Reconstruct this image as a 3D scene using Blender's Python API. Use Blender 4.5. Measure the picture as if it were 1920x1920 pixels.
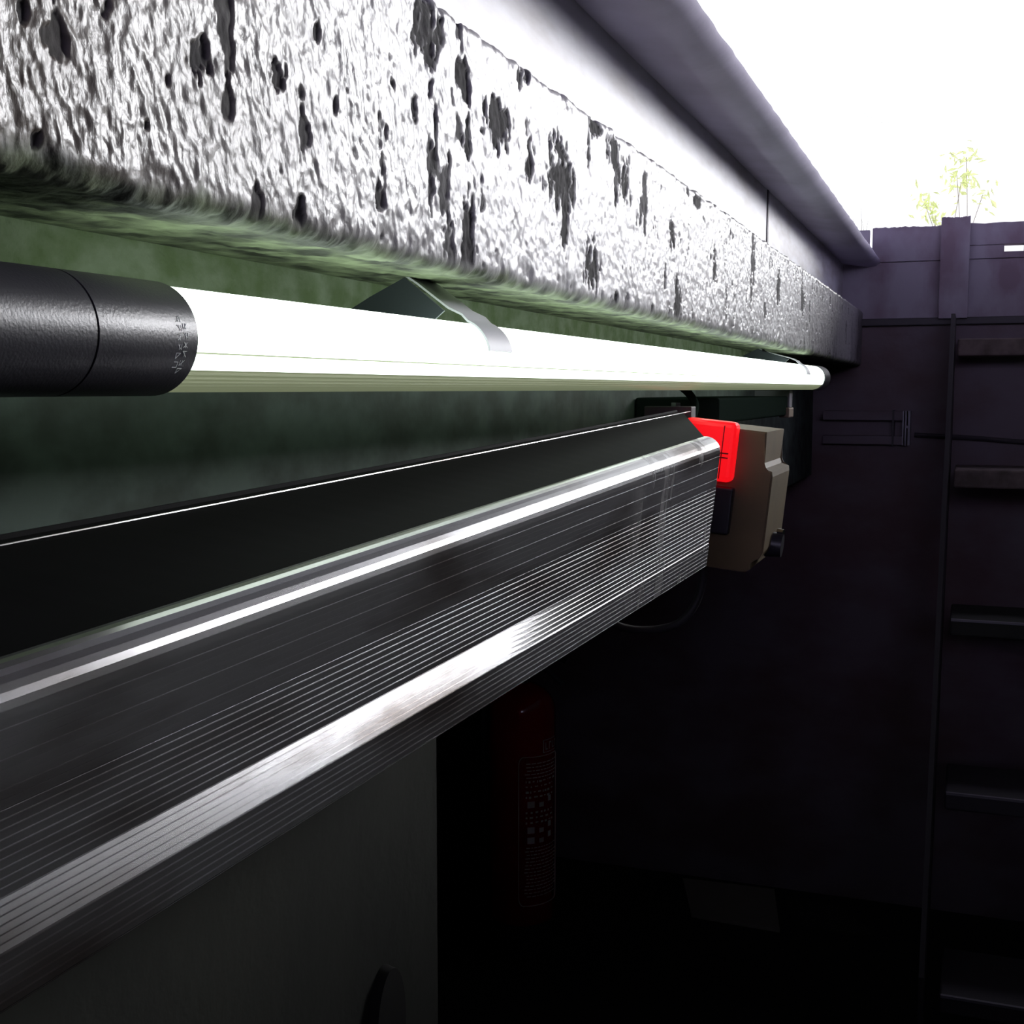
import bpy, bmesh, math, random
import numpy as np
from mathutils import Vector, Matrix

C = bpy.context.scene.collection
for o in list(bpy.data.objects):
    bpy.data.objects.remove(o)

# ------------------------------------------------------------------ camera
ZC = 1.19                       # eye height above the pit floor; all shapes below are written relative to the eye
F = 2300.0
Yc = Vector((865, 225, F)).normalized()
Zc = Vector((0, F, -225)).normalized()
Xc = Zc.cross(Yc).normalized()
if Xc.x < 0: Xc = -Xc
right = Vector((Xc[0], Yc[0], Zc[0])); up = Vector((Xc[1], Yc[1], Zc[1])); fwd = Vector((Xc[2], Yc[2], Zc[2]))
cd = bpy.data.cameras.new('camera'); cam = bpy.data.objects.new('camera', cd); C.objects.link(cam)
m = Matrix((right, up, -fwd)).transposed().to_4x4(); m.translation = (0, 0, ZC)
cam.matrix_world = m
cd.sensor_width = 36; cd.lens = 36 * F / 1920; cd.clip_start = 0.02
bpy.context.scene.camera = cam

# ------------------------------------------------------------------ sky and exposure
SKY_FRONT = 1.25
SKY_BACK = 9.5
GLARE = 48.0                     # the brightest stretch of hazy sky, low and ahead to the right
GLARE_AZ, GLARE_EL = 32.0, 13.0
w = bpy.data.worlds.new('sky'); bpy.context.scene.world = w; w.use_nodes = True
nt = w.node_tree; nt.nodes.clear()
tc = nt.nodes.new('ShaderNodeTexCoord'); sp = nt.nodes.new('ShaderNodeSeparateXYZ')
mr = nt.nodes.new('ShaderNodeMapRange'); mr.inputs['From Min'].default_value = -0.1; mr.inputs['From Max'].default_value = 0.75
mr.interpolation_type = 'SMOOTHSTEP'
mx = nt.nodes.new('ShaderNodeMix'); mx.data_type = 'RGBA'
mx.inputs[6].default_value = (0.50*SKY_BACK, 0.46*SKY_BACK, 0.70*SKY_BACK, 1)
mx.inputs[7].default_value = (0.95*SKY_FRONT, 0.97*SKY_FRONT, 1.0*SKY_FRONT, 1)
bg = nt.nodes.new('ShaderNodeBackground'); ow = nt.nodes.new('ShaderNodeOutputWorld')
nt.links.new(tc.outputs['Generated'], sp.inputs[0]); nt.links.new(sp.outputs['Y'], mr.inputs['Value'])
nt.links.new(mr.outputs[0], mx.inputs[0])
az, el = math.radians(GLARE_AZ), math.radians(GLARE_EL)
dt = nt.nodes.new('ShaderNodeVectorMath'); dt.operation = 'DOT_PRODUCT'
dt.inputs[1].default_value = (math.sin(az)*math.cos(el), math.cos(az)*math.cos(el), math.sin(el))
gr = nt.nodes.new('ShaderNodeMapRange'); gr.interpolation_type = 'SMOOTHSTEP'
gr.inputs['From Min'].default_value = math.cos(math.radians(12.5)); gr.inputs['From Max'].default_value = math.cos(math.radians(3))
gr.inputs['To Max'].default_value = GLARE
ad_ = nt.nodes.new('ShaderNodeVectorMath'); ad_.operation = 'MULTIPLY_ADD'; ad_.inputs[1].default_value = (.97, .97, 1.0)
nt.links.new(tc.outputs['Generated'], dt.inputs[0]); nt.links.new(dt.outputs['Value'], gr.inputs['Value'])
nt.links.new(gr.outputs[0], ad_.inputs[0]); nt.links.new(mx.outputs[2], ad_.inputs[2]); nt.links.new(ad_.outputs[0], bg.inputs['Color'])
w.cycles.sampling_method = 'MANUAL'; w.cycles.sample_map_resolution = 1024
nt.links.new(bg.outputs[0], ow.inputs[0])
vs = bpy.context.scene.view_settings
vs.view_transform = 'Standard'; vs.look = 'None'; vs.gamma = 1; vs.use_curve_mapping = False; vs.exposure = 0

# ------------------------------------------------------------------ materials
def mat(name, col, rough=.6, metal=0., spec=.5, noise=None, bump=None, emis=None, trans=None):
    """noise=(scale xyz, second colour, low, high); bump=(scale xyz, strength, distance)"""
    M = bpy.data.materials.new(name); M.use_nodes = True
    t = M.node_tree; b = t.nodes['Principled BSDF']
    b.inputs['Base Color'].default_value = (*col, 1); b.inputs['Roughness'].default_value = rough
    b.inputs['Metallic'].default_value = metal; b.inputs['Specular IOR Level'].default_value = spec
    g = t.nodes.new('ShaderNodeNewGeometry')
    if noise:
        mp = t.nodes.new('ShaderNodeMapping'); mp.inputs['Scale'].default_value = noise[0]
        n = t.nodes.new('ShaderNodeTexNoise'); n.inputs['Scale'].default_value = 1; n.inputs['Detail'].default_value = 5
        r = t.nodes.new('ShaderNodeMapRange'); r.inputs['From Min'].default_value = noise[2]; r.inputs['From Max'].default_value = noise[3]
        x = t.nodes.new('ShaderNodeMix'); x.data_type = 'RGBA'
        x.inputs[6].default_value = (*col, 1); x.inputs[7].default_value = (*noise[1], 1)
        t.links.new(g.outputs['Position'], mp.inputs[0]); t.links.new(mp.outputs[0], n.inputs['Vector'])
        t.links.new(n.outputs[0], r.inputs['Value']); t.links.new(r.outputs[0], x.inputs[0])
        t.links.new(x.outputs[2], b.inputs['Base Color'])
    if bump:
        mp = t.nodes.new('ShaderNodeMapping'); mp.inputs['Scale'].default_value = bump[0]
        n = t.nodes.new('ShaderNodeTexNoise'); n.inputs['Scale'].default_value = 1; n.inputs['Detail'].default_value = 4
        bp = t.nodes.new('ShaderNodeBump'); bp.inputs['Strength'].default_value = bump[1]; bp.inputs['Distance'].default_value = bump[2]
        t.links.new(g.outputs['Position'], mp.inputs[0]); t.links.new(mp.outputs[0], n.inputs['Vector'])
        t.links.new(n.outputs[0], bp.inputs['Height']); t.links.new(bp.outputs[0], b.inputs['Normal'])
    if emis:
        b.inputs['Emission Color'].default_value = (*emis[0], 1); b.inputs['Emission Strength'].default_value = emis[1]
    return M

def attr_mat(name, rough, spec, bump):
    M = mat(name, (.5, .5, .5), rough, spec=spec, bump=bump)
    t = M.node_tree; a = t.nodes.new('ShaderNodeAttribute'); a.attribute_name = 'tone'
    t.links.new(a.outputs['Color'], t.nodes['Principled BSDF'].inputs['Base Color'])
    a2 = t.nodes.new('ShaderNodeAttribute'); a2.attribute_name = 'gloss'
    t.links.new(a2.outputs['Fac'], t.nodes['Principled BSDF'].inputs['Roughness'])
    return M

M_LIP = attr_mat('rough_painted_concrete', .4, .6, ((420, 420, 260), .3, .0012))
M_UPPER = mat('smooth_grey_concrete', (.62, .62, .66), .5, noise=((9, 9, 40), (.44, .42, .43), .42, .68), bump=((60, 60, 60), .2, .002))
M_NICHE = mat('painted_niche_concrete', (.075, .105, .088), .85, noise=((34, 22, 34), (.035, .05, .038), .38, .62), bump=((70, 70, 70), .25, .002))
M_NICHE_UP = mat('mottled_green_concrete', (.20, .24, .165), .9, noise=((60, 45, 60), (.11, .15, .07), .36, .62), bump=((160, 160, 160), .6, .003))
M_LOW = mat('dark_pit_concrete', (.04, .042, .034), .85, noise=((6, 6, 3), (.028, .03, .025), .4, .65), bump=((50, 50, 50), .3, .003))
M_END = mat('stained_end_concrete', (.17, .14, .16), .85, noise=((5, 5, 8), (.13, .085, .09), .4, .65), bump=((40, 40, 40), .3, .004))  # purple-red tint of lens haze mixed into the wall colour
M_BARRIER = mat('weathered_timber_hazed', (.34, .31, .36), .85, noise=((14, 5, 8), (.23, .17, .21), .4, .65), bump=((60, 40, 40), .3, .003))  # lens haze painted in: purple tint, lighter than the wall below
M_FLOOR = mat('oily_black_floor', (.018, .018, .018), .8, bump=((20, 20, 20), .3, .004))
M_SOFFIT = mat('weathered_steel_kerb', (.62, .57, .74), .75, noise=((8, 8, 8), (.50, .46, .60), .4, .65), bump=((90, 90, 90), .3, .001))
M_BLACK = mat('black_plastic', (.035, .034, .042), .38, bump=((900, 900, 900), .25, .0004))
M_SEAM = mat('matt_black', (.004, .004, .004), .8)
M_PRINT = mat('pale_grey_print', (.75, .78, .75), .6)
M_TUBE = mat('lit_fluorescent_tube', (.8, .9, .82), .4, emis=((.86, 1., .88), 3.0))
M_DIFF = mat('ribbed_diffuser_strip', (.45, .48, .33), .4, noise=((3, 3, 900), (.30, .33, .22), .4, .6), emis=((.62, .70, .42), .24))
M_CLIP = mat('galvanised_clip_steel', (.62, .62, .66), .5)
M_CLIPD = mat('dark_clip_steel', (.05, .06, .07), .5, metal=.2)
M_ALU = mat('worn_aluminium', (.56, .56, .57), .23, metal=.8, noise=((14, 7, 25), (.16, .13, .115), .47, .68), bump=((260, 60, 500), .03, .0004))
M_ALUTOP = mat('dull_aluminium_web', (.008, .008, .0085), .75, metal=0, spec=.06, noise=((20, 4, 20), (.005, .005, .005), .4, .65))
M_BEIGE = mat('beige_plastic', (.17, .115, .05), .55, noise=((20, 20, 20), (.13, .09, .04), .4, .65))
M_RED = mat('lit_red_lens', (.7, .01, .01), .3, emis=((1., .006, .012), .85))
M_REDDARK = mat('dark_red_lens_rib', (.12, .005, .005), .4, emis=((1., .0, .0), .06))
M_EXT = mat('red_enamel', (.34, .004, .010), .12, spec=.6)
M_LABEL = mat('white_label_print', (.8, .7, .66), .6)
M_TREAD = mat('pale_step_concrete', (.17, .13, .12), .8, noise=((30, 30, 30), (.09, .07, .06), .4, .65), bump=((80, 80, 80), .3, .002))
M_STEEL = mat('dark_painted_steel', (.045, .04, .045), .6)
M_PALE = mat('pale_grey_metal', (.22, .21, .24), .5, metal=.3)
M_TRUNK = mat('dark_green_trunking', (.016, .024, .02), .9, spec=.0)
M_TAN = mat('tan_plastic', (.25, .17, .12), .6)
M_CHROME = mat('chrome', (.8, .8, .8), .15, metal=1)
M_PAPER = mat('grubby_cardboard', (.30, .285, .23), .9)
M_HALL = mat('unseen_hall_dark', (.05, .05, .055), .9)
M_LEAF = mat('young_yellow_leaf', (.80, .88, .42), .6)
M_LEAF2 = mat('pale_green_leaf', (.70, .86, .76), .6)
M_TWIG = mat('pale_dry_twig', (.75, .72, .6), .8)
for M_, c_ in ((M_TWIG, (.6, .58, .5)), (M_LEAF, (.75, .85, .35)), (M_LEAF2, (.6, .8, .7))):
    t = M_.node_tree; tr = t.nodes.new('ShaderNodeBsdfTranslucent'); tr.inputs[0].default_value = (*c_, 1)
    ad = t.nodes.new('ShaderNodeMixShader'); ad.inputs[0].default_value = .5
    t.links.new(t.nodes['Principled BSDF'].outputs[0], ad.inputs[1]); t.links.new(tr.outputs[0], ad.inputs[2])
    t.links.new(ad.outputs[0], t.nodes['Material Output'].inputs[0])
M_GROUND = mat('trackside_gravel', (.30, .29, .27), .9, bump=((40, 40, 40), .5, .01))

# pale dried paint runs near the far end of the beam
t = M_ALU.node_tree; g = t.nodes.new('ShaderNodeNewGeometry'); mp = t.nodes.new('ShaderNodeMapping'); mp.inputs['Scale'].default_value = (30, 42, 9)
n = t.nodes.new('ShaderNodeTexNoise'); n.inputs['Scale'].default_value = 1; n.inputs['Detail'].default_value = 5
r = t.nodes.new('ShaderNodeMapRange'); r.inputs['From Min'].default_value = .50; r.inputs['From Max'].default_value = .56
sx = t.nodes.new('ShaderNodeSeparateXYZ'); r2 = t.nodes.new('ShaderNodeMapRange'); r2.inputs['From Min'].default_value = .68; r2.inputs['From Max'].default_value = .84
r2.inputs['To Max'].default_value = .7
mm = t.nodes.new('ShaderNodeMath'); mm.operation = 'MULTIPLY'
pb = t.nodes.new('ShaderNodeBsdfPrincipled'); pb.inputs['Base Color'].default_value = (.34, .33, .32, 1); pb.inputs['Roughness'].default_value = .8
ms = t.nodes.new('ShaderNodeMixShader')
t.links.new(g.outputs['Position'], mp.inputs[0]); t.links.new(mp.outputs[0], n.inputs['Vector']); t.links.new(n.outputs[0], r.inputs['Value'])
t.links.new(g.outputs['Position'], sx.inputs[0]); t.links.new(sx.outputs['Y'], r2.inputs['Value'])
t.links.new(r.outputs[0], mm.inputs[0]); t.links.new(r2.outputs[0], mm.inputs[1]); t.links.new(mm.outputs[0], ms.inputs[0])
t.links.new(t.nodes['Principled BSDF'].outputs[0], ms.inputs[1]); t.links.new(pb.outputs[0], ms.inputs[2]); t.links.new(ms.outputs[0], t.nodes['Material Output'].inputs[0])

# ------------------------------------------------------------------ helpers
def tag(o, label=None, cat=None, group=None, kind=None):
    if label: o['label'] = label
    if cat: o['category'] = cat
    if group: o['group'] = group
    if kind: o['kind'] = kind
    return o

def obj(name, bm, m, parent=None, smooth=False, label=None):
    """links bm (eye-relative coordinates) as ONE mesh object; its origin is its own base"""
    me = bpy.data.meshes.new(name)
    if parent is None:
        co = [v.co for v in bm.verts]
        cx = (min(c.x for c in co) + max(c.x for c in co)) / 2; cy = (min(c.y for c in co) + max(c.y for c in co)) / 2
        base = Vector((cx, cy, min(c.z for c in co)))
    else:
        base = parent.get('_b'); base = Vector(base) if base is not None else Vector((0, 0, 0))
    bmesh.ops.translate(bm, verts=bm.verts, vec=-base)
    bmesh.ops.recalc_face_normals(bm, faces=bm.faces)
    bm.to_mesh(me); bm.free()
    for p in me.polygons: p.use_smooth = smooth
    if smooth: me.set_sharp_from_angle(angle=math.radians(38))
    o = bpy.data.objects.new(name, me); C.objects.link(o)
    if m: me.materials.append(m)
    if parent is None: o.location = base + Vector((0, 0, ZC))
    else: o.parent = parent
    o['_b'] = list(base)
    if label: o['label'] = label
    return o

def thing(name, label, cat, base, group=None):
    o = bpy.data.objects.new(name, None); C.objects.link(o); o.empty_display_size = .05
    o.location = Vector(base) + Vector((0, 0, ZC)); o['_b'] = list(base)
    return tag(o, label, cat, group)

def B(): return bmesh.new()
def box(bm, a, b, bev=0.0):
    r = bmesh.ops.create_cube(bm, size=1)
    c = [(a[i] + b[i]) / 2 for i in range(3)]; s = [abs(b[i] - a[i]) for i in range(3)]
    for v in r['verts']: v.co = Vector((c[0] + v.co.x * s[0], c[1] + v.co.y * s[1], c[2] + v.co.z * s[2]))
    if bev > 0:
        es = list({e for v in r['verts'] for e in v.link_edges})
        bmesh.ops.bevel(bm, geom=es, offset=bev, segments=3, affect='EDGES', profile=.5)
    return bm
def tube(bm, pts, r, n=10):
    pts = [Vector(p) for p in pts]; rings = []
    for i, p in enumerate(pts):
        d = (pts[min(i + 1, len(pts) - 1)] - pts[max(i - 1, 0)]).normalized()
        a = d.orthogonal().normalized() if i == 0 else (prev - d * prev.dot(d)).normalized()
        prev = a; b2 = d.cross(a); rr = r if not isinstance(r, (list, tuple)) else r[i]
        rings.append([bm.verts.new(p + a * math.cos(2*math.pi*k/n) * rr + b2 * math.sin(2*math.pi*k/n) * rr) for k in range(n)])
    for i in range(len(rings) - 1):
        for k in range(n): bm.faces.new((rings[i][k], rings[i][(k+1) % n], rings[i+1][(k+1) % n], rings[i+1][k]))
    bm.faces.new(rings[0][::-1]); bm.faces.new(rings[-1])
    return bm
def lathe(bm, prof, cx, cy, n=48):
    rings = []
    for r, z in prof:
        rings.append([bm.verts.new((cx + r * math.cos(2*math.pi*k/n), cy + r * math.sin(2*math.pi*k/n), z)) for k in range(n)])
    for i in range(len(rings) - 1):
        for k in range(n): bm.faces.new((rings[i][k], rings[i][(k+1) % n], rings[i+1][(k+1) % n], rings[i+1][k]))
    bm.faces.new(rings[0][::-1]); bm.faces.new(rings[-1])
    return bm
def loft(bm, secs, cap=True, closed=True):
    rs = [[bm.verts.new(p) for p in s] for s in secs]; n = len(rs[0])
    for i in range(len(rs) - 1):
        for k in range(n if closed else n - 1):
            bm.faces.new((rs[i][k], rs[i][(k+1) % n], rs[i+1][(k+1) % n], rs[i+1][k]))
    if cap: bm.faces.new(rs[0][::-1]); bm.faces.new(rs[-1])
    return bm
def prism(bm, poly, y0, y1):
    return loft(bm, [[(x, y0, z) for x, z in poly], [(x, y1, z) for x, z in poly]])
def smooth_curve(pts, n=8):
    out = []; P = [Vector(p) for p in pts]; P = [P[0]*2 - P[1]] + P + [P[-1]*2 - P[-2]]
    for i in range(1, len(P) - 2):
        for k in range(n):
            t = k / n; a, b, c, d = P[i-1:i+3]
            out.append(.5 * ((2*b) + (c - a)*t + (2*a - 5*b + 4*c - d)*t*t + (3*b - a - 3*c + d)*t**3))
    out.append(P[-2]); return out

rng = np.random.default_rng(7)
TAB = rng.random((8, 256, 256))
def vn(u, v, s=0):
    iu = np.floor(u).astype(int); iv = np.floor(v).astype(int); fu = u - iu; fv = v - iv
    fu = fu*fu*(3 - 2*fu); fv = fv*fv*(3 - 2*fv); T = TAB[s]
    a = T[iu & 255, iv & 255]; b = T[(iu+1) & 255, iv & 255]; c = T[iu & 255, (iv+1) & 255]; d = T[(iu+1) & 255, (iv+1) & 255]
    return (a*(1-fu) + b*fu)*(1-fv) + (c*(1-fu) + d*fu)*fv
def fbm(u, v, s=0, o=4):
    r = 0; a = .5; t = 0
    for i in range(o):
        r = r + a * vn(u * 2**i + 17*i, v * 2**i + 31*i, (s + i) % 8); t += a; a *= .5
    return r / t
def ss(a, b, x):
    t = np.clip((x - a) / (b - a), 0, 1); return t*t*(3 - 2*t)

# ------------------------------------------------------------------ the pit shell
YE = 2.90                                    # end wall
FL = -1.19                                   # floor
def struct(name, bm, m, **k): return tag(obj(name, bm, m, **k), kind='structure')

bm = B(); box(bm, (-1.25, -1.6, FL - .1), (1.0, YE + .3, FL)); struct('floor', bm, M_FLOOR)
# side wall behind the lamp, with the tall recess where the extinguisher stands
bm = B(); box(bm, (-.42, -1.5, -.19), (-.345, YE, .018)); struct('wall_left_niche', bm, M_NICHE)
bm = B(); box(bm, (-.42, -1.5, .018), (-.345, YE, .10)); struct('wall_left_niche_top', bm, M_NICHE_UP)  # strip above the tube, lighter and greener than the wall below
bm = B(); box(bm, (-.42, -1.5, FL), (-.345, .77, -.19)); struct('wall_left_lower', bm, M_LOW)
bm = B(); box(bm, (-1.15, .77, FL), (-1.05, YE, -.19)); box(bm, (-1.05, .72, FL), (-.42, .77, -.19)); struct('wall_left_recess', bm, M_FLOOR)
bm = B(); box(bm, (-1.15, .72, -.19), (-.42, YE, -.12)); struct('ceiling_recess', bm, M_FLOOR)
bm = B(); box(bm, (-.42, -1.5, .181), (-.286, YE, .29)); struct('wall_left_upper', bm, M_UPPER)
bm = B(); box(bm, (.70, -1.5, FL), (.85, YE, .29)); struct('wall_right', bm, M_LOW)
bm = B(); box(bm, (-.6, -1.6, FL), (.85, -1.5, .29)); struct('wall_near', bm, M_LOW)
bm = B(); box(bm, (-1.15, YE, FL), (.85, YE + .12, .155)); struct('wall_end', bm, M_END)
# kerb slab over the left wall: its underside and edge cut off the sky
bm = B()
ys = [-1.5 + i * .02 for i in range(221)]
random.seed(3)
secs = []
for y in ys:
    j = random.uniform(-.0008, .0008)
    secs.append([(-.42, y, .30), (-.286, y, .288), (-.232, y, .279), (-.215, y, .281), (-.2055 + j, y, .2865), (-.2035 + j, y, .291), (-.25, y, .345), (-.42, y, .345)])
loft(bm, secs)
struct('trim_1', bm, M_SOFFIT, smooth=True)
# joint in the kerb and wall
bm = B(); box(bm, (-.2868, 1.805, .19), (-.2845, 1.815, .2885)); struct('trim_2', bm, M_STEEL)
# hall floor around the pit, unseen roof set low to limit sky light, side
bm = B(); box(bm, (.70, -4, .29), (6, YE, .345)); struct('floor_hall', bm, M_GROUND)
bm = B(); box(bm, (-6, -4, .29), (-.42, YE, .345)); struct('floor_hall_left', bm, M_GROUND)
bm = B(); box(bm, (-6, -4, 1.25), (6, 3.2, 1.35)); struct('ceiling_sky_block', bm, M_HALL)
bm = B(); box(bm, (-6.1, -4, .345), (-6, 3.2, 1.25)); struct('wall_left_hall', bm, M_HALL)
bm = B(); box(bm, (6, -4, .345), (6.1, 3.2, 1.25)); struct('wall_right_hall', bm, M_HALL)
bm = B(); box(bm, (-6, YE + .12, -.1), (6, 9, .15)); struct('floor_outside', bm, M_GROUND)

# ------------------------------------------------------------------ rough concrete lip, sculpted surface
SP = [(0.4005,0.1129,0.0045,0.0061),(0.3227,0.0815,0.0016,0.0022),(0.3523,0.1086,0.0061,0.0068),(0.5738,0.1528,0.0111,0.0102),(0.5298,0.1664,0.0170,0.0154),(0.5790,0.1230,0.0040,0.0130),(0.5814,0.0815,0.0100,0.0239),(0.5399,0.1232,0.0018,0.0196),(0.5379,0.1081,0.0037,0.0069),(0.6211,0.1418,0.0193,0.0110),(0.6696,0.1338,0.0080,0.0148),(0.7245,0.1276,0.0280,0.0223),(0.7354,0.1002,0.0080,0.0114),(0.8420,0.1678,0.0193,0.0144),(0.7968,0.1734,0.0149,0.0075),(1.0457,0.0660,0.0206,0.0249),(0.7928,0.0793,0.0174,0.0175),(0.8522,0.0585,0.0113,0.0112),(1.1258,0.1715,0.0187,0.0066),(0.6538,0.1727,0.0086,0.0071),(0.4932,0.1331,0.0032,0.0045),(0.5147,0.1264,0.0034,0.0070),(0.4285,0.1372,0.0025,0.0036),(0.2741,0.0684,0.0025,0.0036),(0.2698,0.1007,0.0024,0.0042),(0.4142,0.0652,0.0040,0.0070),(0.4792,0.0825,0.0041,0.0056),(1.0221,0.1307,0.0117,0.0109),(1.2040,0.1214,0.0106,0.0153),(1.6235,0.1337,0.0186,0.0236),(1.8619,0.1368,0.0242,0.0231),(0.5799,0.0629,0.0114,0.0064),(0.8704,0.1542,0.0116,0.0187)]
yn = np.concatenate([np.linspace(-1.5, .17, 40), .17 * np.exp(np.linspace(0, math.log(YE/.17), 1500))[1:]])
# cross-section, from the back of the underside round the corner and up the face
prof = []
for i in range(46): t = i/45; prof.append((-.345 + t*.097, .066 - t*.0075, 0))
for i in range(1, 12): a = i/12*math.pi/2; prof.append((-.248 + .008*math.sin(a), .0585 + .0085*(1-math.cos(a)) , .5))
for i in range(170): t = i/169; prof.append((-.240, .067 + t*.109, 1))
for i in range(1, 6): a = i/6*math.pi/2; prof.append((-.240 - .005*(1-math.cos(a)), .176 + .005*math.sin(a), 1))
prof.append((-.286, .181, 1))
prof.append((-.345, .181, 1))
prof = np.array(prof); nP = len(prof); nY = len(yn)
px = prof[:, 0]; pz = prof[:, 1]
dx = np.gradient(px); dz = np.gradient(pz); L = np.hypot(dx, dz); nx = dz/L; nz = -dx/L
arc = np.concatenate([[0], np.cumsum(np.hypot(np.diff(px), np.diff(pz)))]); arc -= arc[56]
Y, A = np.meshgrid(yn, arc, indexing='ij'); X0 = np.broadcast_to(px, Y.shape); Z0 = np.broadcast_to(pz, Y.shape)
face = ss(.058, .067, Z0) * (X0 > -.2495)
lean = Y + A * .22
h = (fbm(lean*300, A*210, 0, 3) - .5) * .0010 + (fbm(lean*110, A*75, 3, 3) - .5) * .0013
ridg = 1 - np.abs(fbm(lean*170, A*95, 5, 3)*2 - 1); h = h + (ridg - .7) * .0008
h_soff = (fbm(Y*110, X0*110, 2, 5) - .5) * .0030
H = h * face + h_soff * (1 - face)
warp1 = (fbm(Y*150, A*70, 6, 3) - .5); warp2 = (fbm(Y*420, A*150, 1, 3) - .5)
fl = np.zeros_like(Y)
for (sy, sz, ry, rz) in SP:
    d = np.sqrt(((Y - sy) / ry)**2 + ((Z0 - sz) / rz)**2) + warp1 * 1.5 + warp2 * 1.2
    fl = np.maximum(fl, 1 - ss(.75, 1.0, d))
rf = fbm(Y*60, A*32, 4, 5); rf2 = fbm(Y*16, A*9, 5, 3)
fl = np.maximum(fl, ss(.695, .73, rf + .20*(rf2 - .5)) * .85)
st = fbm(Y*90, A*6, 6, 4)                               # vertical run marks, stronger towards the far end
stk = ss(.64, .76, st) * ss(.8, 1.5, Y) * .6
fl = fl * face
H = H - fl * (.0009 + .0009*fbm(Y*260, A*160, 1, 3))
edge = np.exp(-((A) / .006)**2)
chip = ss(.55, .72, fbm(Y*55, A*30 + 9, 7, 4)) * edge
H = H - chip * .0012
tedge = np.exp(-((Z0 - .179) / .004)**2) * face
H = H + tedge * (fbm(Y*130, A*60, 2, 3) - .45) * .004 * ss(.25, .6, Y)
fade = ss(0, .01, X0 + .345) * np.where(np.arange(nP) < nP - 2, 1., 0.)
H = H * fade
VX = X0 + nx * H; VZ = Z0 + nz * H
# tone
g1 = fbm(Y*35, A*35, 1, 4); g2 = fbm(Y*9, A*11, 3, 3)
g3 = fbm(Y*70, A*75, 4, 5)
paint = np.stack([.33 + .14*g1, .32 + .14*g1, .33 + .14*g1], -1)
near_dark = ss(-.62, -.20, -Y)[..., None]
paint = paint * (1 - near_dark * np.array([.72, .77, .83]))  # brown dirt plus light falloff painted in towards the near end
far_shade = ss(.7, 1.4, Y)[..., None]; paint = paint * (1 + .5 * ss(.45, .7, Y)[..., None]); paint = paint * (1 - .55 * far_shade)  # light falloff painted in: lighter middle stretch, darker far end
green = np.stack([.13 + .13*g1, .16 + .15*g1, .09 + .09*g1], -1) * (np.clip(.1 + 2.2*(g3 - .28), .12, 1.3))[..., None]
gm = np.clip(1 - ss(.0585, .0665 , Z0 + (fbm(Y*60, A*50, 0, 4) - .5) * .012 + (fbm(Y*8, A*0, 2, 2) - .5)*.01), 0, 1)
gm = np.maximum(gm, 1 - face)[..., None]
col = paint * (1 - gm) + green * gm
dark = np.array([.055, .052, .053]) * (.3 + 1.2*fbm(Y*300, A*200, 2, 3))[..., None]
col = col * (1 - fl[..., None]) + dark * fl[..., None]
col = col * (1 - stk[..., None]) + dark * stk[..., None]
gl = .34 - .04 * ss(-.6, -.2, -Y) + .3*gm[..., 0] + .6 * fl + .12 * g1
me = bpy.data.meshes.new('concrete_lip')
vco = np.stack([VX, Y, VZ], -1).reshape(-1, 3)
vy, vx_ = np.meshgrid(np.arange(nY - 1), np.arange(nP - 1), indexing='ij')
a = (vy*nP + vx_).ravel(); quads = np.stack([a, a + 1, a + 1 + nP, a + nP], -1)
tail = []
q = np.concatenate([quads, [[k*nP, (k+1)*nP, (k+1)*nP + nP - 1, k*nP + nP - 1] for k in range(nY - 1)]])
me.vertices.add(len(vco)); me.loops.add(len(q)*4); me.polygons.add(len(q))
me.vertices.foreach_set('co', vco.astype(np.float32).ravel())
me.loops.foreach_set('vertex_index', q.astype(np.int32).ravel())
me.polygons.foreach_set('loop_start', (np.arange(len(q))*4).astype(np.int32))
me.update(calc_edges=True); me.validate()
me.polygons.foreach_set('use_smooth', np.ones(len(me.polygons), dtype=bool))
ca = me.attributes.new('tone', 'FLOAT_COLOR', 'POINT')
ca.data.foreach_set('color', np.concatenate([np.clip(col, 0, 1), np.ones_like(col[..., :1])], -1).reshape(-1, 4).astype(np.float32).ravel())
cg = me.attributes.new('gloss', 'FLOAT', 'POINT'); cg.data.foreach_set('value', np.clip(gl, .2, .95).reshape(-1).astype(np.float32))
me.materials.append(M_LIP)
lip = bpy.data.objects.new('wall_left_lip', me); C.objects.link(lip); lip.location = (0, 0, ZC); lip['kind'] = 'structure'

# ------------------------------------------------------------------ fluorescent lamp
LA = Vector((-.2665, .348, .0183)); LB = Vector((-.238, 1.98, .0222)); LR = .0185
def lc(y): t = (y - LA.y) / (LB.y - LA.y); return LA.lerp(LB, t)
def arc_shell(y0, y1, a0, a1, r, n=40, th=.0012, jit=0., rib=0):
    bm = B(); secs = []
    for y in (y0, y1):
        c = lc(y); s = []
        for i in range(n + 1):
            a = math.radians(a0 + (a1 - a0) * i / n); rr = r + (rib if i % 2 else 0)
            s.append((c.x + rr*math.cos(a), y, c.z + rr*math.sin(a)))
        for i in range(n, -1, -1):
            a = math.radians(a0 + (a1 - a0) * i / n)
            s.append((c.x + (r - th)*math.cos(a), y, c.z + (r - th)*math.sin(a)))
        secs.append(s)
    return loft(bm, secs)
lamp = thing('fluorescent_lamp', 'lit white fluorescent tube lamp clipped under the rough concrete lip', 'lamp', (-.252, 1.1, 0))
tb = obj('light_tube', arc_shell(.35, 1.99, -15, 182, LR, 48), M_TUBE, lamp, True, 'glowing white tube cover')
obj('seam_line', arc_shell(.35, 1.99, -17, -15, LR - .0002, 2), M_DIFF, lamp)
obj('light_band', arc_shell(.35, 1.99, -36, -17, LR, 8), M_TUBE, lamp, True)
obj('diffuser_strip', arc_shell(.35, 1.99, -100, -36, LR, 20, rib=-.0006), M_DIFF, lamp, False, 'olive ribbed strip along underside')
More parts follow.
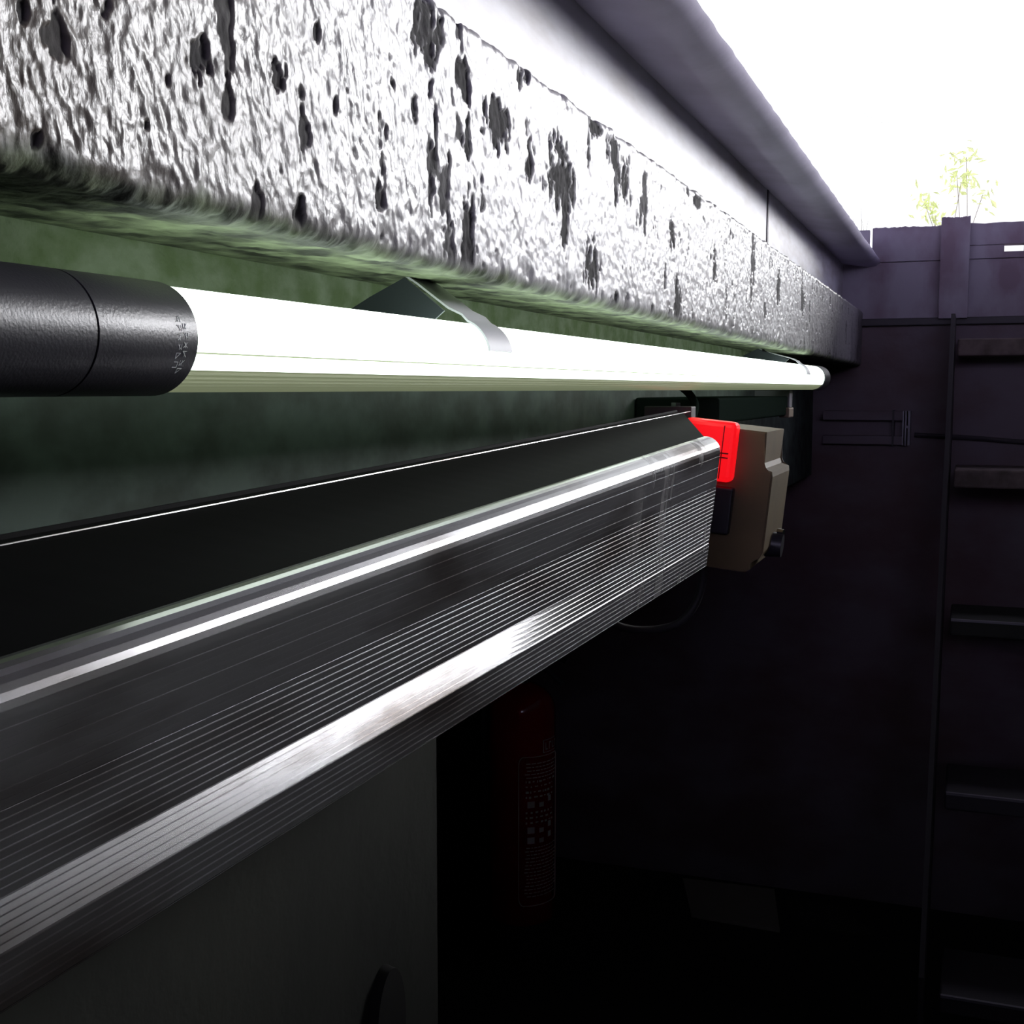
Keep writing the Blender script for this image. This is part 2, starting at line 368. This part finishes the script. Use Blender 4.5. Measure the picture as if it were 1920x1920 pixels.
obj('back_tray', arc_shell(.35, 1.99, 182, 260, LR, 14), M_CLIPD, lamp, True, 'dark tray at the back of the tube')
def capmesh(y0, y1, r, rnd=.0, far=False):
    bm = B(); secs = []; n = 64
    prof = [(y0, r), (y1 - rnd, r)] + [(y1 - rnd + rnd*math.sin(t), r - rnd*(1 - math.cos(t))) for t in (.4, .8, 1.2, math.pi/2)] if rnd else [(y0, r), (y1, r)]
    if far: prof = [(y0 + y1 - y, rr) for y, rr in prof][::-1]
    for y, rr in prof:
        c = lc(y); secs.append([(c.x + rr*math.cos(2*math.pi*k/n), y, c.z + rr*math.sin(2*math.pi*k/n)) for k in range(n)])
    return loft(bm, secs)
ec = obj('end_cap', capmesh(.3065, .356, .0197, .0006), M_BLACK, lamp, True, 'matt black near end cap')
obj('cap_sleeve', capmesh(-.35, .3055, .0197), M_BLACK, lamp, True, 'long black sleeve behind the near cap')
obj('seam_ring', capmesh(.3055, .3065, .0192), M_SEAM, lamp, True)
obj('end_cap', capmesh(1.985, 2.06, .0197, .010), M_BLACK, lamp, True, 'small black cap at the far end')
# worn pale print on the near cap: two short rows of small letters, too worn to read
bm = B(); random.seed(11)
for row, yy in ((0, .3445), (1, .3477)):
    for k in range(6):
        a = math.radians(20 - k*9 - row*7)
        for (u0, v0, u1, v1) in random.sample([(0, 0, 1, 0), (0, 0, 0, 1), (1, 0, 1, 1), (0, 1, 1, 1), (0, .5, 1, .5), (0, 0, 1, 1), (0, 1, 1, 0)], 3):
            p = []
            for u, v in ((u0, v0), (u1, v1)):
                aa = a - u * .10; c = lc(yy); p.append(Vector((c.x + .01975*math.cos(aa), yy + v*.0022, c.z + .01975*math.sin(aa))))
            tube(bm, p, .00014, 4)
obj('printed_letters', bm, M_PRINT, ec, label='faint pale lettering')
def make_clip(y, far=False):
    w_ = .034; c = lc(y); k = thing('lamp_clip', 'bent grey metal clip holding the %s of the lit tube' % ('far end' if far else 'near part'), 'clip', (c.x, y, c.z), 'metal clips holding the lamp')
    path = [(-.291, .0625), (-.284, .058), (c.x - .004, c.z + .0255)]
    for a in range(80, 6, -6):
        rr = LR + .0012 + (.003 if a > 70 else 0) * (a - 70) / 12; path.append((c.x + rr*math.cos(math.radians(a)), c.z + rr*math.sin(math.radians(a))))
    th = .0011; up_ = []; lo = []
    for i, (x, z) in enumerate(path):
        p0 = path[max(0, i-1)]; p1 = path[min(len(path)-1, i+1)]; d = Vector((p1[0]-p0[0], p1[1]-p0[1])).normalized(); nn = Vector((-d.y, d.x))
        up_.append((x + nn.x*th, z + nn.y*th)); lo.append((x, z))
    bm = B(); prism(bm, up_ + lo[::-1], y - w_/2, y + w_/2); obj('strap', bm, M_CLIP, k, True)
    bm = B(); prism(bm, [(-.291, .0618), (c.x - .006, c.z + .0245), (c.x - .0165, c.z + .016), (-.325, .045), (-.312, .052)], y - w_/2, y - w_/2 + .0015)
    obj('side_plate', bm, M_CLIPD, k, label='dark triangular side plate')
    return k
make_clip(.628); make_clip(1.80, True)

# ------------------------------------------------------------------ ribbed aluminium beam
fr = []        # (u across front, v down) of the front profile: u outwards, v fraction
NR = .008
rp = []
# near and far anchor sections at Y=.23 and Y=.90
near = dict(tf=(-.218, -.068), bf=(-.2266, -.1574), tb=(-.300, -.0535))
farr = dict(tf=(-.173, -.033), bf=(-.182, -.1287), tb=(-.2534, -.0275))
def front_profile(tf, bf, tb, k=1):
    H_ = tf[1] - bf[1]; pts = []
    # rounded top corner
    r = .011; ang0 = math.atan2(tb[1] - tf[1], tf[0] - tb[0])
    for i in range(10):
        a = math.pi/2 + ang0*-1*0 - (i/9) * (math.pi/2 + .08) + .12*(1 - i/9)
        pts.append((tf[0] - r + r*math.cos(a), tf[1] - r + r*math.sin(a) + .0004))
    x0 = pts[-1][0]; z0 = pts[-1][1]; n = 30; zs = z0; ze = bf[1]
    def env(f): return f * (bf[0] - x0)
    def env_old(f):       # outward offset along the face
        k = [(0, 0), (.10, -.0012), (.56, -.0122), (.585, -.0120), (.80, -.0048), (.83, -.0052), (1, bf[0] - x0)]
        for (a, b), (c, d) in zip(k, k[1:]):
            if f <= c: return b + (d - b)*(f - a)/(c - a)
        return k[-1][1]
    for i in range(n):
        f0 = i/n; f1 = (i + .82)/n; f2 = (i + .90)/n; f3 = (i + .97)/n
        if f0 < .30: d = (0, 0, -.0003 if i % 3 == 0 else -.00003, 0)         # nearly plain upper part
        elif f0 < .59: d = (.00004, 0, -.0002, .0001)                         # fine ribs, thin upper bevels
        elif f0 < .80:                                                        # broad ribs tilted up to the light, grooves between
            f1 = (i + .58)/n; f2 = (i + .60)/n; f3 = (i + .98)/n; d = (-.0005*k - .0001, .0003*k, -.0005*k - .0003, -.0006*k - .0003)
        else: d = (.0001, 0, -.0003, .0002)
        for f, dpt in zip((f0, f1, f2, f3), d): pts.append((x0 + env(f) + dpt, zs + (ze - zs)*f))
    pts.append((x0 + env(1), ze))
    return pts
def whole(sec, k=1):
    p = front_profile(**sec, k=k); tb, bf = sec['tb'], sec['bf']
    return p, [(bf[0] - .004, bf[1] - .001), (tb[0] - .012, bf[1] + .004), (tb[0] - .014, tb[1] + .0005), (tb[0] - .0125, tb[1] + .0022), (tb[0] - .0115, tb[1] + .0022), (tb[0] - .011, tb[1] + .0005), (tb[0] - .0015, tb[1] - .0008), (tb[0] + .0005, tb[1] + .0008), (tb[0] + .003, tb[1])]
(p0, q0), (p1, q1) = whole(near), whole(farr)
w0, w1 = whole(near, .12)[0], whole(farr, .12)[0]          # broad ribs flattened towards the far end to fade their highlight
def at(p0, p1, y): t = (y - .23)/.67; return [(a[0] + (b[0]-a[0])*t, a[1] + (b[1]-a[1])*t) for a, b in zip(p0, p1)]
def endy(x, xf, xb): t = min(max((xf - x)/(xf - xb), 0), 1); return t
beam = thing('aluminium_beam', 'long ribbed aluminium beam running below the lit tube', 'beam', (-.25, .45, -.17))
secs = []
for y in [0.02 + i*.02 for i in range(44)] + [.90]:
    e = float(ss(.53, .68, y)); secs.append([(a[0]*(1-e) + b[0]*e, y, a[1]*(1-e) + b[1]*e) for a, b in zip(at(p0, p1, y), at(w0, w1, y))])
bm = B(); 
inner = [[(x - .0025, y, z - (.002 if i < 6 else 0)) for i, (x, y, z) in enumerate(s)] for s in secs]
loft(bm, [a + b[::-1] for a, b in zip(secs, inner)])
obj('ribbed_face', bm, M_ALU, beam, False, 'ribbed scuffed front face with rounded top edge')
secs = []
for i in range(46):
    t = i/45; s = []
    fp = at(p0, p1, .9); y_ = .02 + t*.88
    pts2 = [at(p0, p1, y_)[0]] + [at(p0, p1, y_)[-1]] + at(q0, q1, y_)
    xf = at(p0, p1, y_)[0][0]
    out = []
    for (x, z) in pts2:
        e = endy(x, xf, xf - .075) * .20 * t**6
        out.append((x + e*.067, y_ + e, z - .0002 + e*.046))
    secs.append(out)
bm = B(); loft(bm, secs)
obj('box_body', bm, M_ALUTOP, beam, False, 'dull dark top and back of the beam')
# polished bright line along the back edge
bm = B(); s2 = []
for i in range(46):
    t = i/45; y_ = .02 + t*.88; x, z = at(q0, q1, y_)[7]; e = .20*t**6
    s2.append((x + e*.067, y_ + e, z + e*.046))
tube(bm, s2, .00045, 6); obj('edge_bead', bm, M_ALU, beam, True)

# ------------------------------------------------------------------ switch box behind the beam's end
sb = thing('switch_box', 'beige plastic switch box with lit red indicator beyond the end of the ribbed beam', 'switch box', (-.26, 1.18, -.17))
T = Matrix.Translation(Vector((-.2, 1.14, -.1))) @ Matrix.Rotation(math.radians(6), 4, 'Y') @ Matrix.Translation(-Vector((-.2, 1.14, -.1)))
def tb_(bm): bmesh.ops.transform(bm, matrix=T, verts=bm.verts); return bm
bm = B()
# stepped outline in XZ (front view), extruded in Y
poly = [(-.262, -.0335), (-.1795, -.0335), (-.1795, -.062), (-.1775, -.0665), (-.1705, -.0685), (-.1695, -.073), (-.1695, -.142), (-.172, -.148), (-.180, -.152), (-.180, -.160), (-.1835, -.163), (-.262, -.163)]
prism(bm, poly, 1.115, 1.225)
bmesh.ops.bevel(bm, geom=[e for e in bm.edges if abs(e.verts[0].co.y - e.verts[1].co.y) < 1e-5], offset=.0015, segments=2, affect='EDGES')
obj('housing', tb_(bm), M_BEIGE, sb)
bm = B(); box(bm, (-.252, 1.098, -.082), (-.2035, 1.118, -.0275), .005); ln = obj('indicator_lens', tb_(bm), M_RED, sb, False, 'glowing red square lens')
bm = B(); box(bm, (-.2150, 1.0965, -.079), (-.2142, 1.099, -.031)); box(bm, (-.221, 1.0965, -.0565), (-.2085, 1.099, -.0552)); box(bm, (-.221, 1.0965, -.0605), (-.2085, 1.099, -.0592)); box(bm, (-.2205, 1.0965, -.0605), (-.2197, 1.099, -.0552)); obj('lens_rib', tb_(bm), M_REDDARK, ln)
bm = B(); box(bm, (-.245, 1.106, -.130), (-.2015, 1.118, -.087), .002); obj('switch_panel', tb_(bm), M_BLACK, sb, False, 'black panel under the red lens')
bm = B(); box(bm, (-.346, 1.13, -.14), (-.262, 1.21, -.06)); obj('wall_mount', tb_(bm), M_STEEL, sb)
bm = B(); tube(bm, [(-.175, 1.17, -.141), (-.160, 1.17, -.141)], [.0125, .011], 20); kn = obj('knob', tb_(bm), M_BLACK, sb, True, 'small black knob')
bm = B(); tube(bm, [(-.166, 1.17, -.1275), (-.160, 1.168, -.1275)], .0025, 12); obj('chrome_pin', tb_(bm), M_CHROME, kn, True)

# ------------------------------------------------------------------ things on the niche wall beyond the beam
ct = thing('cable_trunking', 'dark green cable trunking under the far half of the lit tube', 'trunking', (-.3, 1.6, -.05))
bm = B(); box(bm, (-.344, 1.30, -.034), (-.252, 1.84, -.006), .003); obj('channel', bm, M_TRUNK, ct)
bm = B(); box(bm, (-.30, 1.815, -.022), (-.2495, 1.845, .002)); obj('end_strap', bm, M_PALE, ct, label='pale strap at the far end')
bm = B(); box(bm, (-.262, 1.80, -.037), (-.2475, 1.848, -.0225), .002); obj('end_block', bm, M_TAN, ct, label='tan block below the strap')
bk = thing('mounting_bracket', 'small grey bracket at the far back corner of the ribbed beam', 'bracket', (-.27, 1.16, -.03))
bm = B(); box(bm, (-.290, 1.13, -.027), (-.245, 1.15, -.0135), .001); obj('plate', bm, M_STEEL, bk)
bm = B(); tube(bm, [(-.262, 1.14, -.016), (-.262, 1.14, -.010)], .005, 6); obj('bolt', bm, M_CHROME, bk)
bm = B(); tube(bm, smooth_curve([(-.33, 1.2, .035), (-.285, 1.22, .012), (-.268, 1.24, -.006), (-.262, 1.22, -.022), (-.262, 1.18, -.036)]), .0042, 10)
tag(obj('power_cable', bm, M_TRUNK, None, True), 'dark cable dropping from the lit tube to the red-lit switch box', 'cable')
bm = B(); tube(bm, smooth_curve([(-.235, 1.15, -.155), (-.236, 1.15, -.18), (-.243, 1.14, -.205), (-.262, 1.13, -.222), (-.30, 1.1, -.22), (-.342, 1.06, -.19)]), .0038, 10)
tag(obj('hanging_cable', bm, M_STEEL, None, True), 'dark cable looping down from the underside of the beige switch box', 'cable')
bm = B(); n = 32
tube(bm, [(-.346, .682, -.41), (-.338, .682, -.41)], [.042, .040], n)
for v in bm.verts: v.co.y = .682 + (v.co.y - .682)*.52
tag(obj('dark_oval', bm, M_SEAM, None, True), 'black oval disc on the lower pit wall left of the red extinguisher', 'rubber plug')  # unidentified dark oval, built as a thin black disc

# ------------------------------------------------------------------ fire extinguisher
ex, ey = -.876, 2.40
fx = thing('fire_extinguisher', 'dark red fire extinguisher standing in the dark recess below the beam', 'fire extinguisher', (ex, ey, FL))
R_ = .072
bm = B(); pr_ = [(.066, -1.125), (R_, -1.115), (R_, -.672)]
for i in range(1, 10): a = i/9*math.pi/2*.93; pr_.append((R_*math.cos(a), -.672 + .062*math.sin(a)))
lathe(bm, pr_, ex, ey, 64); obj('cylinder', bm, M_EXT, fx, True)
bm = B(); lathe(bm, [(.0735, FL + .001), (.0735, FL + .012), (.070, -1.12), (.060, -1.115)], ex, ey); obj('base_ring', bm, M_BLACK, fx, True, 'black plastic foot')
bm = B(); lathe(bm, [(.016, -.615), (.016, -.585), (.022, -.583), (.022, -.560)], ex, ey, 24); obj('valve', bm, M_CHROME, fx, True)
bm = B(); tube(bm, smooth_curve([(ex, ey, -.565), (ex + .05, ey, -.545), (ex + .10, ey, -.56)]), .007); tube(bm, smooth_curve([(ex, ey, -.575), (ex + .05, ey, -.580), (ex + .09, ey, -.61)]), .006); obj('handle', bm, M_BLACK, fx, True)
bm = B(); tube(bm, smooth_curve([(ex, ey - .02, -.575), (ex - .06, ey - .02, -.60), (ex - .088, ey, -.70), (ex - .085, ey, -.95), (ex - .082, ey, -1.02)]), .009); obj('hose', bm, M_BLACK, fx, True)
# label print wrapped on the cylinder, facing the pit
def on(a, z): return Vector((ex + (R_ + .0006)*math.cos(a), ey + (R_ + .0006)*math.sin(a), z))
a0, a1, zt, zb = math.radians(-75), math.radians(10), -.755, -1.075
bm = B(); lp = []
c_ = .14; zc_ = .018
for i in range(7): t = i/6*math.pi/2; lp.append(on(a0 + c_*(1 - math.sin(t)), zt - zc_*(1 - math.cos(t)) ))
for i in range(11): lp.append(on(a0 + c_ + (a1 - a0 - 2*c_)*i/10, zt))
for i in range(7): t = i/6*math.pi/2; lp.append(on(a1 - c_*(1 - math.sin(t)), zt - zc_*(1 - math.cos(t))) if False else on(a1 - c_ + c_*math.sin(t), zt - zc_*(1 - math.cos(t))))
for i in range(7): t = i/6*math.pi/2; lp.append(on(a1 - c_*(1 - math.cos(t)), zb + zc_*(1 - math.sin(t))))
for i in range(11): lp.append(on(a1 - c_ - (a1 - a0 - 2*c_)*i/10, zb))
for i in range(7): t = i/6*math.pi/2; lp.append(on(a0 + c_ - c_*math.sin(t), zb + zc_*(1 - math.cos(t))))
lp = [on(a0, zb + zc_)] + [on(a0, zt - zc_)] + [on(a0 + c_*(1 - math.cos(t*math.pi/12)), zt - zc_*(1 - math.sin(t*math.pi/12))) for t in range(1, 7)] + lp[7:]
tube(bm, lp, .0009, 6); obj('label_border', bm, M_LABEL, fx, label='thin white rounded border of the label')
bm = B(); random.seed(5)
def bar(a, z, da, h_):
    n = 5; s = [[on(a + da*i/n, z), on(a + da*i/n, z - h_)] for i in range(n + 1)]
    vsx = [[bm.verts.new(p) for p in q_] for q_ in s]
    for i in range(n): bm.faces.new((vsx[i][0], vsx[i+1][0], vsx[i+1][1], vsx[i][1]))
z = -.768
while z > -1.06:
    if -.84 > z > -.87 or -.90 > z > -.93:
        bar(a0 + .25, z, .22, .014); bar(a0 + .62, z - .004, .16, .010); bar(a0 + .95, z + .006, .14, .012); z -= .022
    elif -.80 > z > -.84 or -.87 > z > -.9:
        a = a0 + .2
        while a < a1 - .3:
            d_ = random.uniform(.03, .12); bar(a, z, d_, random.uniform(.002, .005)); a += d_ + random.uniform(.03, .1)
        z -= .011
    else:
        a = a0 + .15 + random.uniform(0, .1)
        while a < a1 - .2:
            d_ = random.uniform(.05, .16); bar(a, z, d_, .0022); a += d_ + .03
        z -= .0075
obj('label_text', bm, M_LABEL, fx, label='rows of small faded white print')
bm = B()
bar(math.radians(-32), -.722, .62, .0015); bar(math.radians(-32), -.748, .62, .0015); bar(math.radians(-32), -.7235, .03, .0245)
for k in range(4): bar(math.radians(-27 + k*9), -.728, .03, .016); bar(math.radians(-27 + k*9), -.728 if k % 2 else -.741, .10, .003)
obj('label_heading', bm, M_LABEL, fx, label='small boxed heading above the label')

# ------------------------------------------------------------------ end of the pit: steps, beams, barrier
stair = thing('pit_stair', 'steep dark stair against the end wall on the right with pale step edges', 'stair', (.2, 2.3, FL))
for k, (y, z) in enumerate([(2.75, .111), (2.55, -.151), (2.35, -.413), (2.15, -.675), (1.95, -.937)]):
    bm = B(); box(bm, (-.034 + .004*k, y, z - (.036 if k < 2 else .030)), (.66, min(y + .18, YE - .004), z), .004); obj('step', bm, M_TREAD if k < 2 else M_LOW if k == 2 else M_STEEL, stair)
    if k >= 2:
        bm = B(); box(bm, (-.032 + .004*k, y - .002, z - .003), (.66, y + .004, z + .001)); obj('step_nosing', bm, M_PALE, stair, label='thin worn metal edge')
for x in (-.048, .664):
    bm = B(); pl = [(2.86, .16), (2.70, .16), (1.90, -.89), (1.90, FL), (2.0, FL), (2.86, -.1)]
    loft(bm, [[(x, yy, zz) for yy, zz in pl], [(x + .008, yy, zz) for yy, zz in pl]]); obj('stringer', bm, M_STEEL, stair)

bm = B(); box(bm, (-.30, YE - .02, .147), (.70, YE + .02, .163), .002); struct('trim_3', bm, M_STEEL)
# timber barrier on top of the end wall
def board(x0, x1, z0, z1, y0, y1, amp, seed):
    random.seed(seed); bm = B(); n = 40; secs = []; h_ = 0
    for i in range(n + 1):
        x = x0 + (x1 - x0)*i/n; h_ = .7*h_ + random.uniform(-amp, amp)
        secs.append([(x, y0, z0), (x, y1, z0), (x, y1, z1 + h_), (x, y0 + .002, z1 + h_), (x, y0, z1 + h_ - .002)])
    loft(bm, secs); return bm
br = thing('timber_barrier', 'dark worn timber barrier with centre post along the top of the end wall', 'barrier', (.2, 2.92, .155))
obj('board', board(-.2225, -.068, .2885, .364, 2.89, 2.93, .0012, 1), M_BARRIER, br)
obj('board', board(-.028, .50, .318, .364, 2.89, 2.93, .0012, 2), M_BARRIER, br)
obj('board', board(-.40, .70, .155, .289, 2.90, 2.94, .0003, 3), M_BARRIER, br)
obj('board', board(-.028, .052, .289, .3175, 2.892, 2.928, 0, 4), M_BARRIER, br)
bm = board(.092, .50, .289, .3175, 2.892, 2.928, 0, 4); box(bm, (.052, 2.892, .289), (.092, 2.928, .302)); obj('board', bm, M_BARRIER, br, label='notched lower board with a bright gap')
obj('post', board(-.077, -.018, .16, .376, 2.86, 2.90, .0008, 5), M_BARRIER, br)

fr_ = thing('metal_frame', 'dark metal frame with two horizontal bars hung on the end wall', 'frame', (-.22, 2.86, -.12))
bm = B(); box(bm, (-.318, 2.865, -.063), (-.143, 2.90, -.042), .001); obj('rail', bm, M_END, fr_)
bm = B(); box(bm, (-.318, 2.865, -.117), (-.143, 2.90, -.098), .001); obj('rail', bm, M_END, fr_)
bm = B(); box(bm, (-.145, 2.858, -.118), (-.142, 2.90, -.042)); box(bm, (-.1395, 2.858, -.118), (-.1365, 2.90, -.042)); box(bm, (-.133, 2.858, -.118), (-.1285, 2.90, -.042)); box(bm, (-.1395, 2.862, -.080), (-.1285, 2.90, -.074)); obj('end_plate', bm, M_PALE, fr_, label='pale upright end plate')
bm = B(); box(bm, (-.167, 2.860, -.12), (-.163, 2.90, -.04)); obj('strap', bm, M_STEEL, fr_)
bm = B(); tube(bm, smooth_curve([(-.12, 2.88, -.095), (.0, 2.88, -.100), (.12, 2.885, -.108), (.3, 2.885, -.105), (.6, 2.885, -.11)]), .005, 8)
tag(obj('conduit', bm, M_STEEL, None, True), 'thin dark conduit crossing the end wall behind the stair', 'conduit')

# cardboard lying on the floor
def sheet(pts, th, label, name='cardboard_sheet'):
    bm = B(); secs = [[(x, y, FL + .0005) for x, y in pts], [(x, y, FL + th) for x, y in pts]]
    loft(bm, secs); return tag(obj(name, bm, M_PAPER), label, 'cardboard', 'cardboard on the pit floor')
sheet([(-.625, 2.86), (-.405, 2.87), (-.36, 2.65), (-.56, 2.66)], .008, 'larger torn cardboard sheet on the pit floor by the end wall')
sheet([(-.375, 2.84), (-.245, 2.83), (-.16, 2.70), (-.335, 2.69)], .006, 'smaller darker cardboard piece on the floor right of the larger sheet').data.materials[0] = M_LOW

# ------------------------------------------------------------------ plants beyond the end wall
def shrub(base, tips, leaf, label, n, spread, size, seed):
    random.seed(seed); r = thing('shrub', label, 'plant', base, 'washed out plants beyond the end wall')
    bm = B()
    for tp in tips:
        mid = (Vector(base) + Vector(tp))/2 + Vector((random.uniform(-.02, .02), 0, .02))
        tube(bm, smooth_curve([base, mid, tp], 5), .0009, 6)
    obj('stem', bm, M_TWIG, r)
    bm = B()
    for i in range(n):
        tp = Vector(random.choice(tips)) + Vector((random.gauss(0, spread), random.gauss(0, spread), random.gauss(0, spread)))
        d = Vector((random.gauss(0, 1), random.gauss(0, 1), random.gauss(0, 1))).normalized(); e = d.orthogonal().normalized(); s = size*random.uniform(.5, 1.2)
        q_ = [tp - d*s, tp + e*s*.35, tp + d*s, tp - e*s*.35]; up2 = d.cross(e)*s*.12
        vv = [bm.verts.new(p) for p in (q_[0], q_[1] + up2, q_[2], q_[3] + up2)]; mid = bm.verts.new(tp)
        for k in range(4): bm.faces.new((vv[k], vv[(k+1) % 4], mid))
    obj('foliage', bm, leaf, r); return r
shrub((-.05, 3.2, .15), [(-.045, 3.2, .50), (-.035, 3.2, .56), (-.055, 3.2, .52), (.005, 3.2, .47)], M_LEAF, 'yellow-green sprig rising above the barrier post', 90, .020, .014, 1)
shrub((-.08, 3.22, .15), [(-.115, 3.22, .45), (-.13, 3.22, .47), (-.10, 3.22, .43)], M_LEAF, 'small yellow leafy tuft just left of the barrier post', 60, .014, .013, 2)
shrub((-.9, 5.6, .15), [(-.47, 5.6, 1.19), (-.43, 5.6, 1.22), (-.40, 5.6, 1.16)], M_LEAF2, 'pale green leafy branch high in the bright opening', 60, .03, .03, 3)
def grass(base, n, hgt, label, seed, wd=.02):
    random.seed(seed); bm = B()
    for i in range(n):
        b0 = Vector(base) + Vector((random.uniform(-wd, wd), random.uniform(-.03, .03), 0)); hh = hgt*random.uniform(.6, 1.1)
        tube(bm, [b0, b0 + Vector((random.uniform(-.01, .01), 0, hh*.6)), b0 + Vector((random.uniform(-.03, .03), 0, hh))], [.0012, .001, .0004], 4)
    tag(obj('grass_tuft', bm, M_TWIG), label, 'grass', 'washed out plants beyond the end wall')
grass((-.262, 3.05, .15), 14, .26, 'thin grass tuft between the kerb edge and the timber barrier', 4)
bm = B(); box(bm, (-.262, 3.00, .15), (-.236, 3.03, .374), .003); tag(obj('marker_post', bm, M_PALE), 'pale short post in the gap left of the timber barrier', 'post')

for o in bpy.data.objects:
    if '_b' in o: del o['_b']
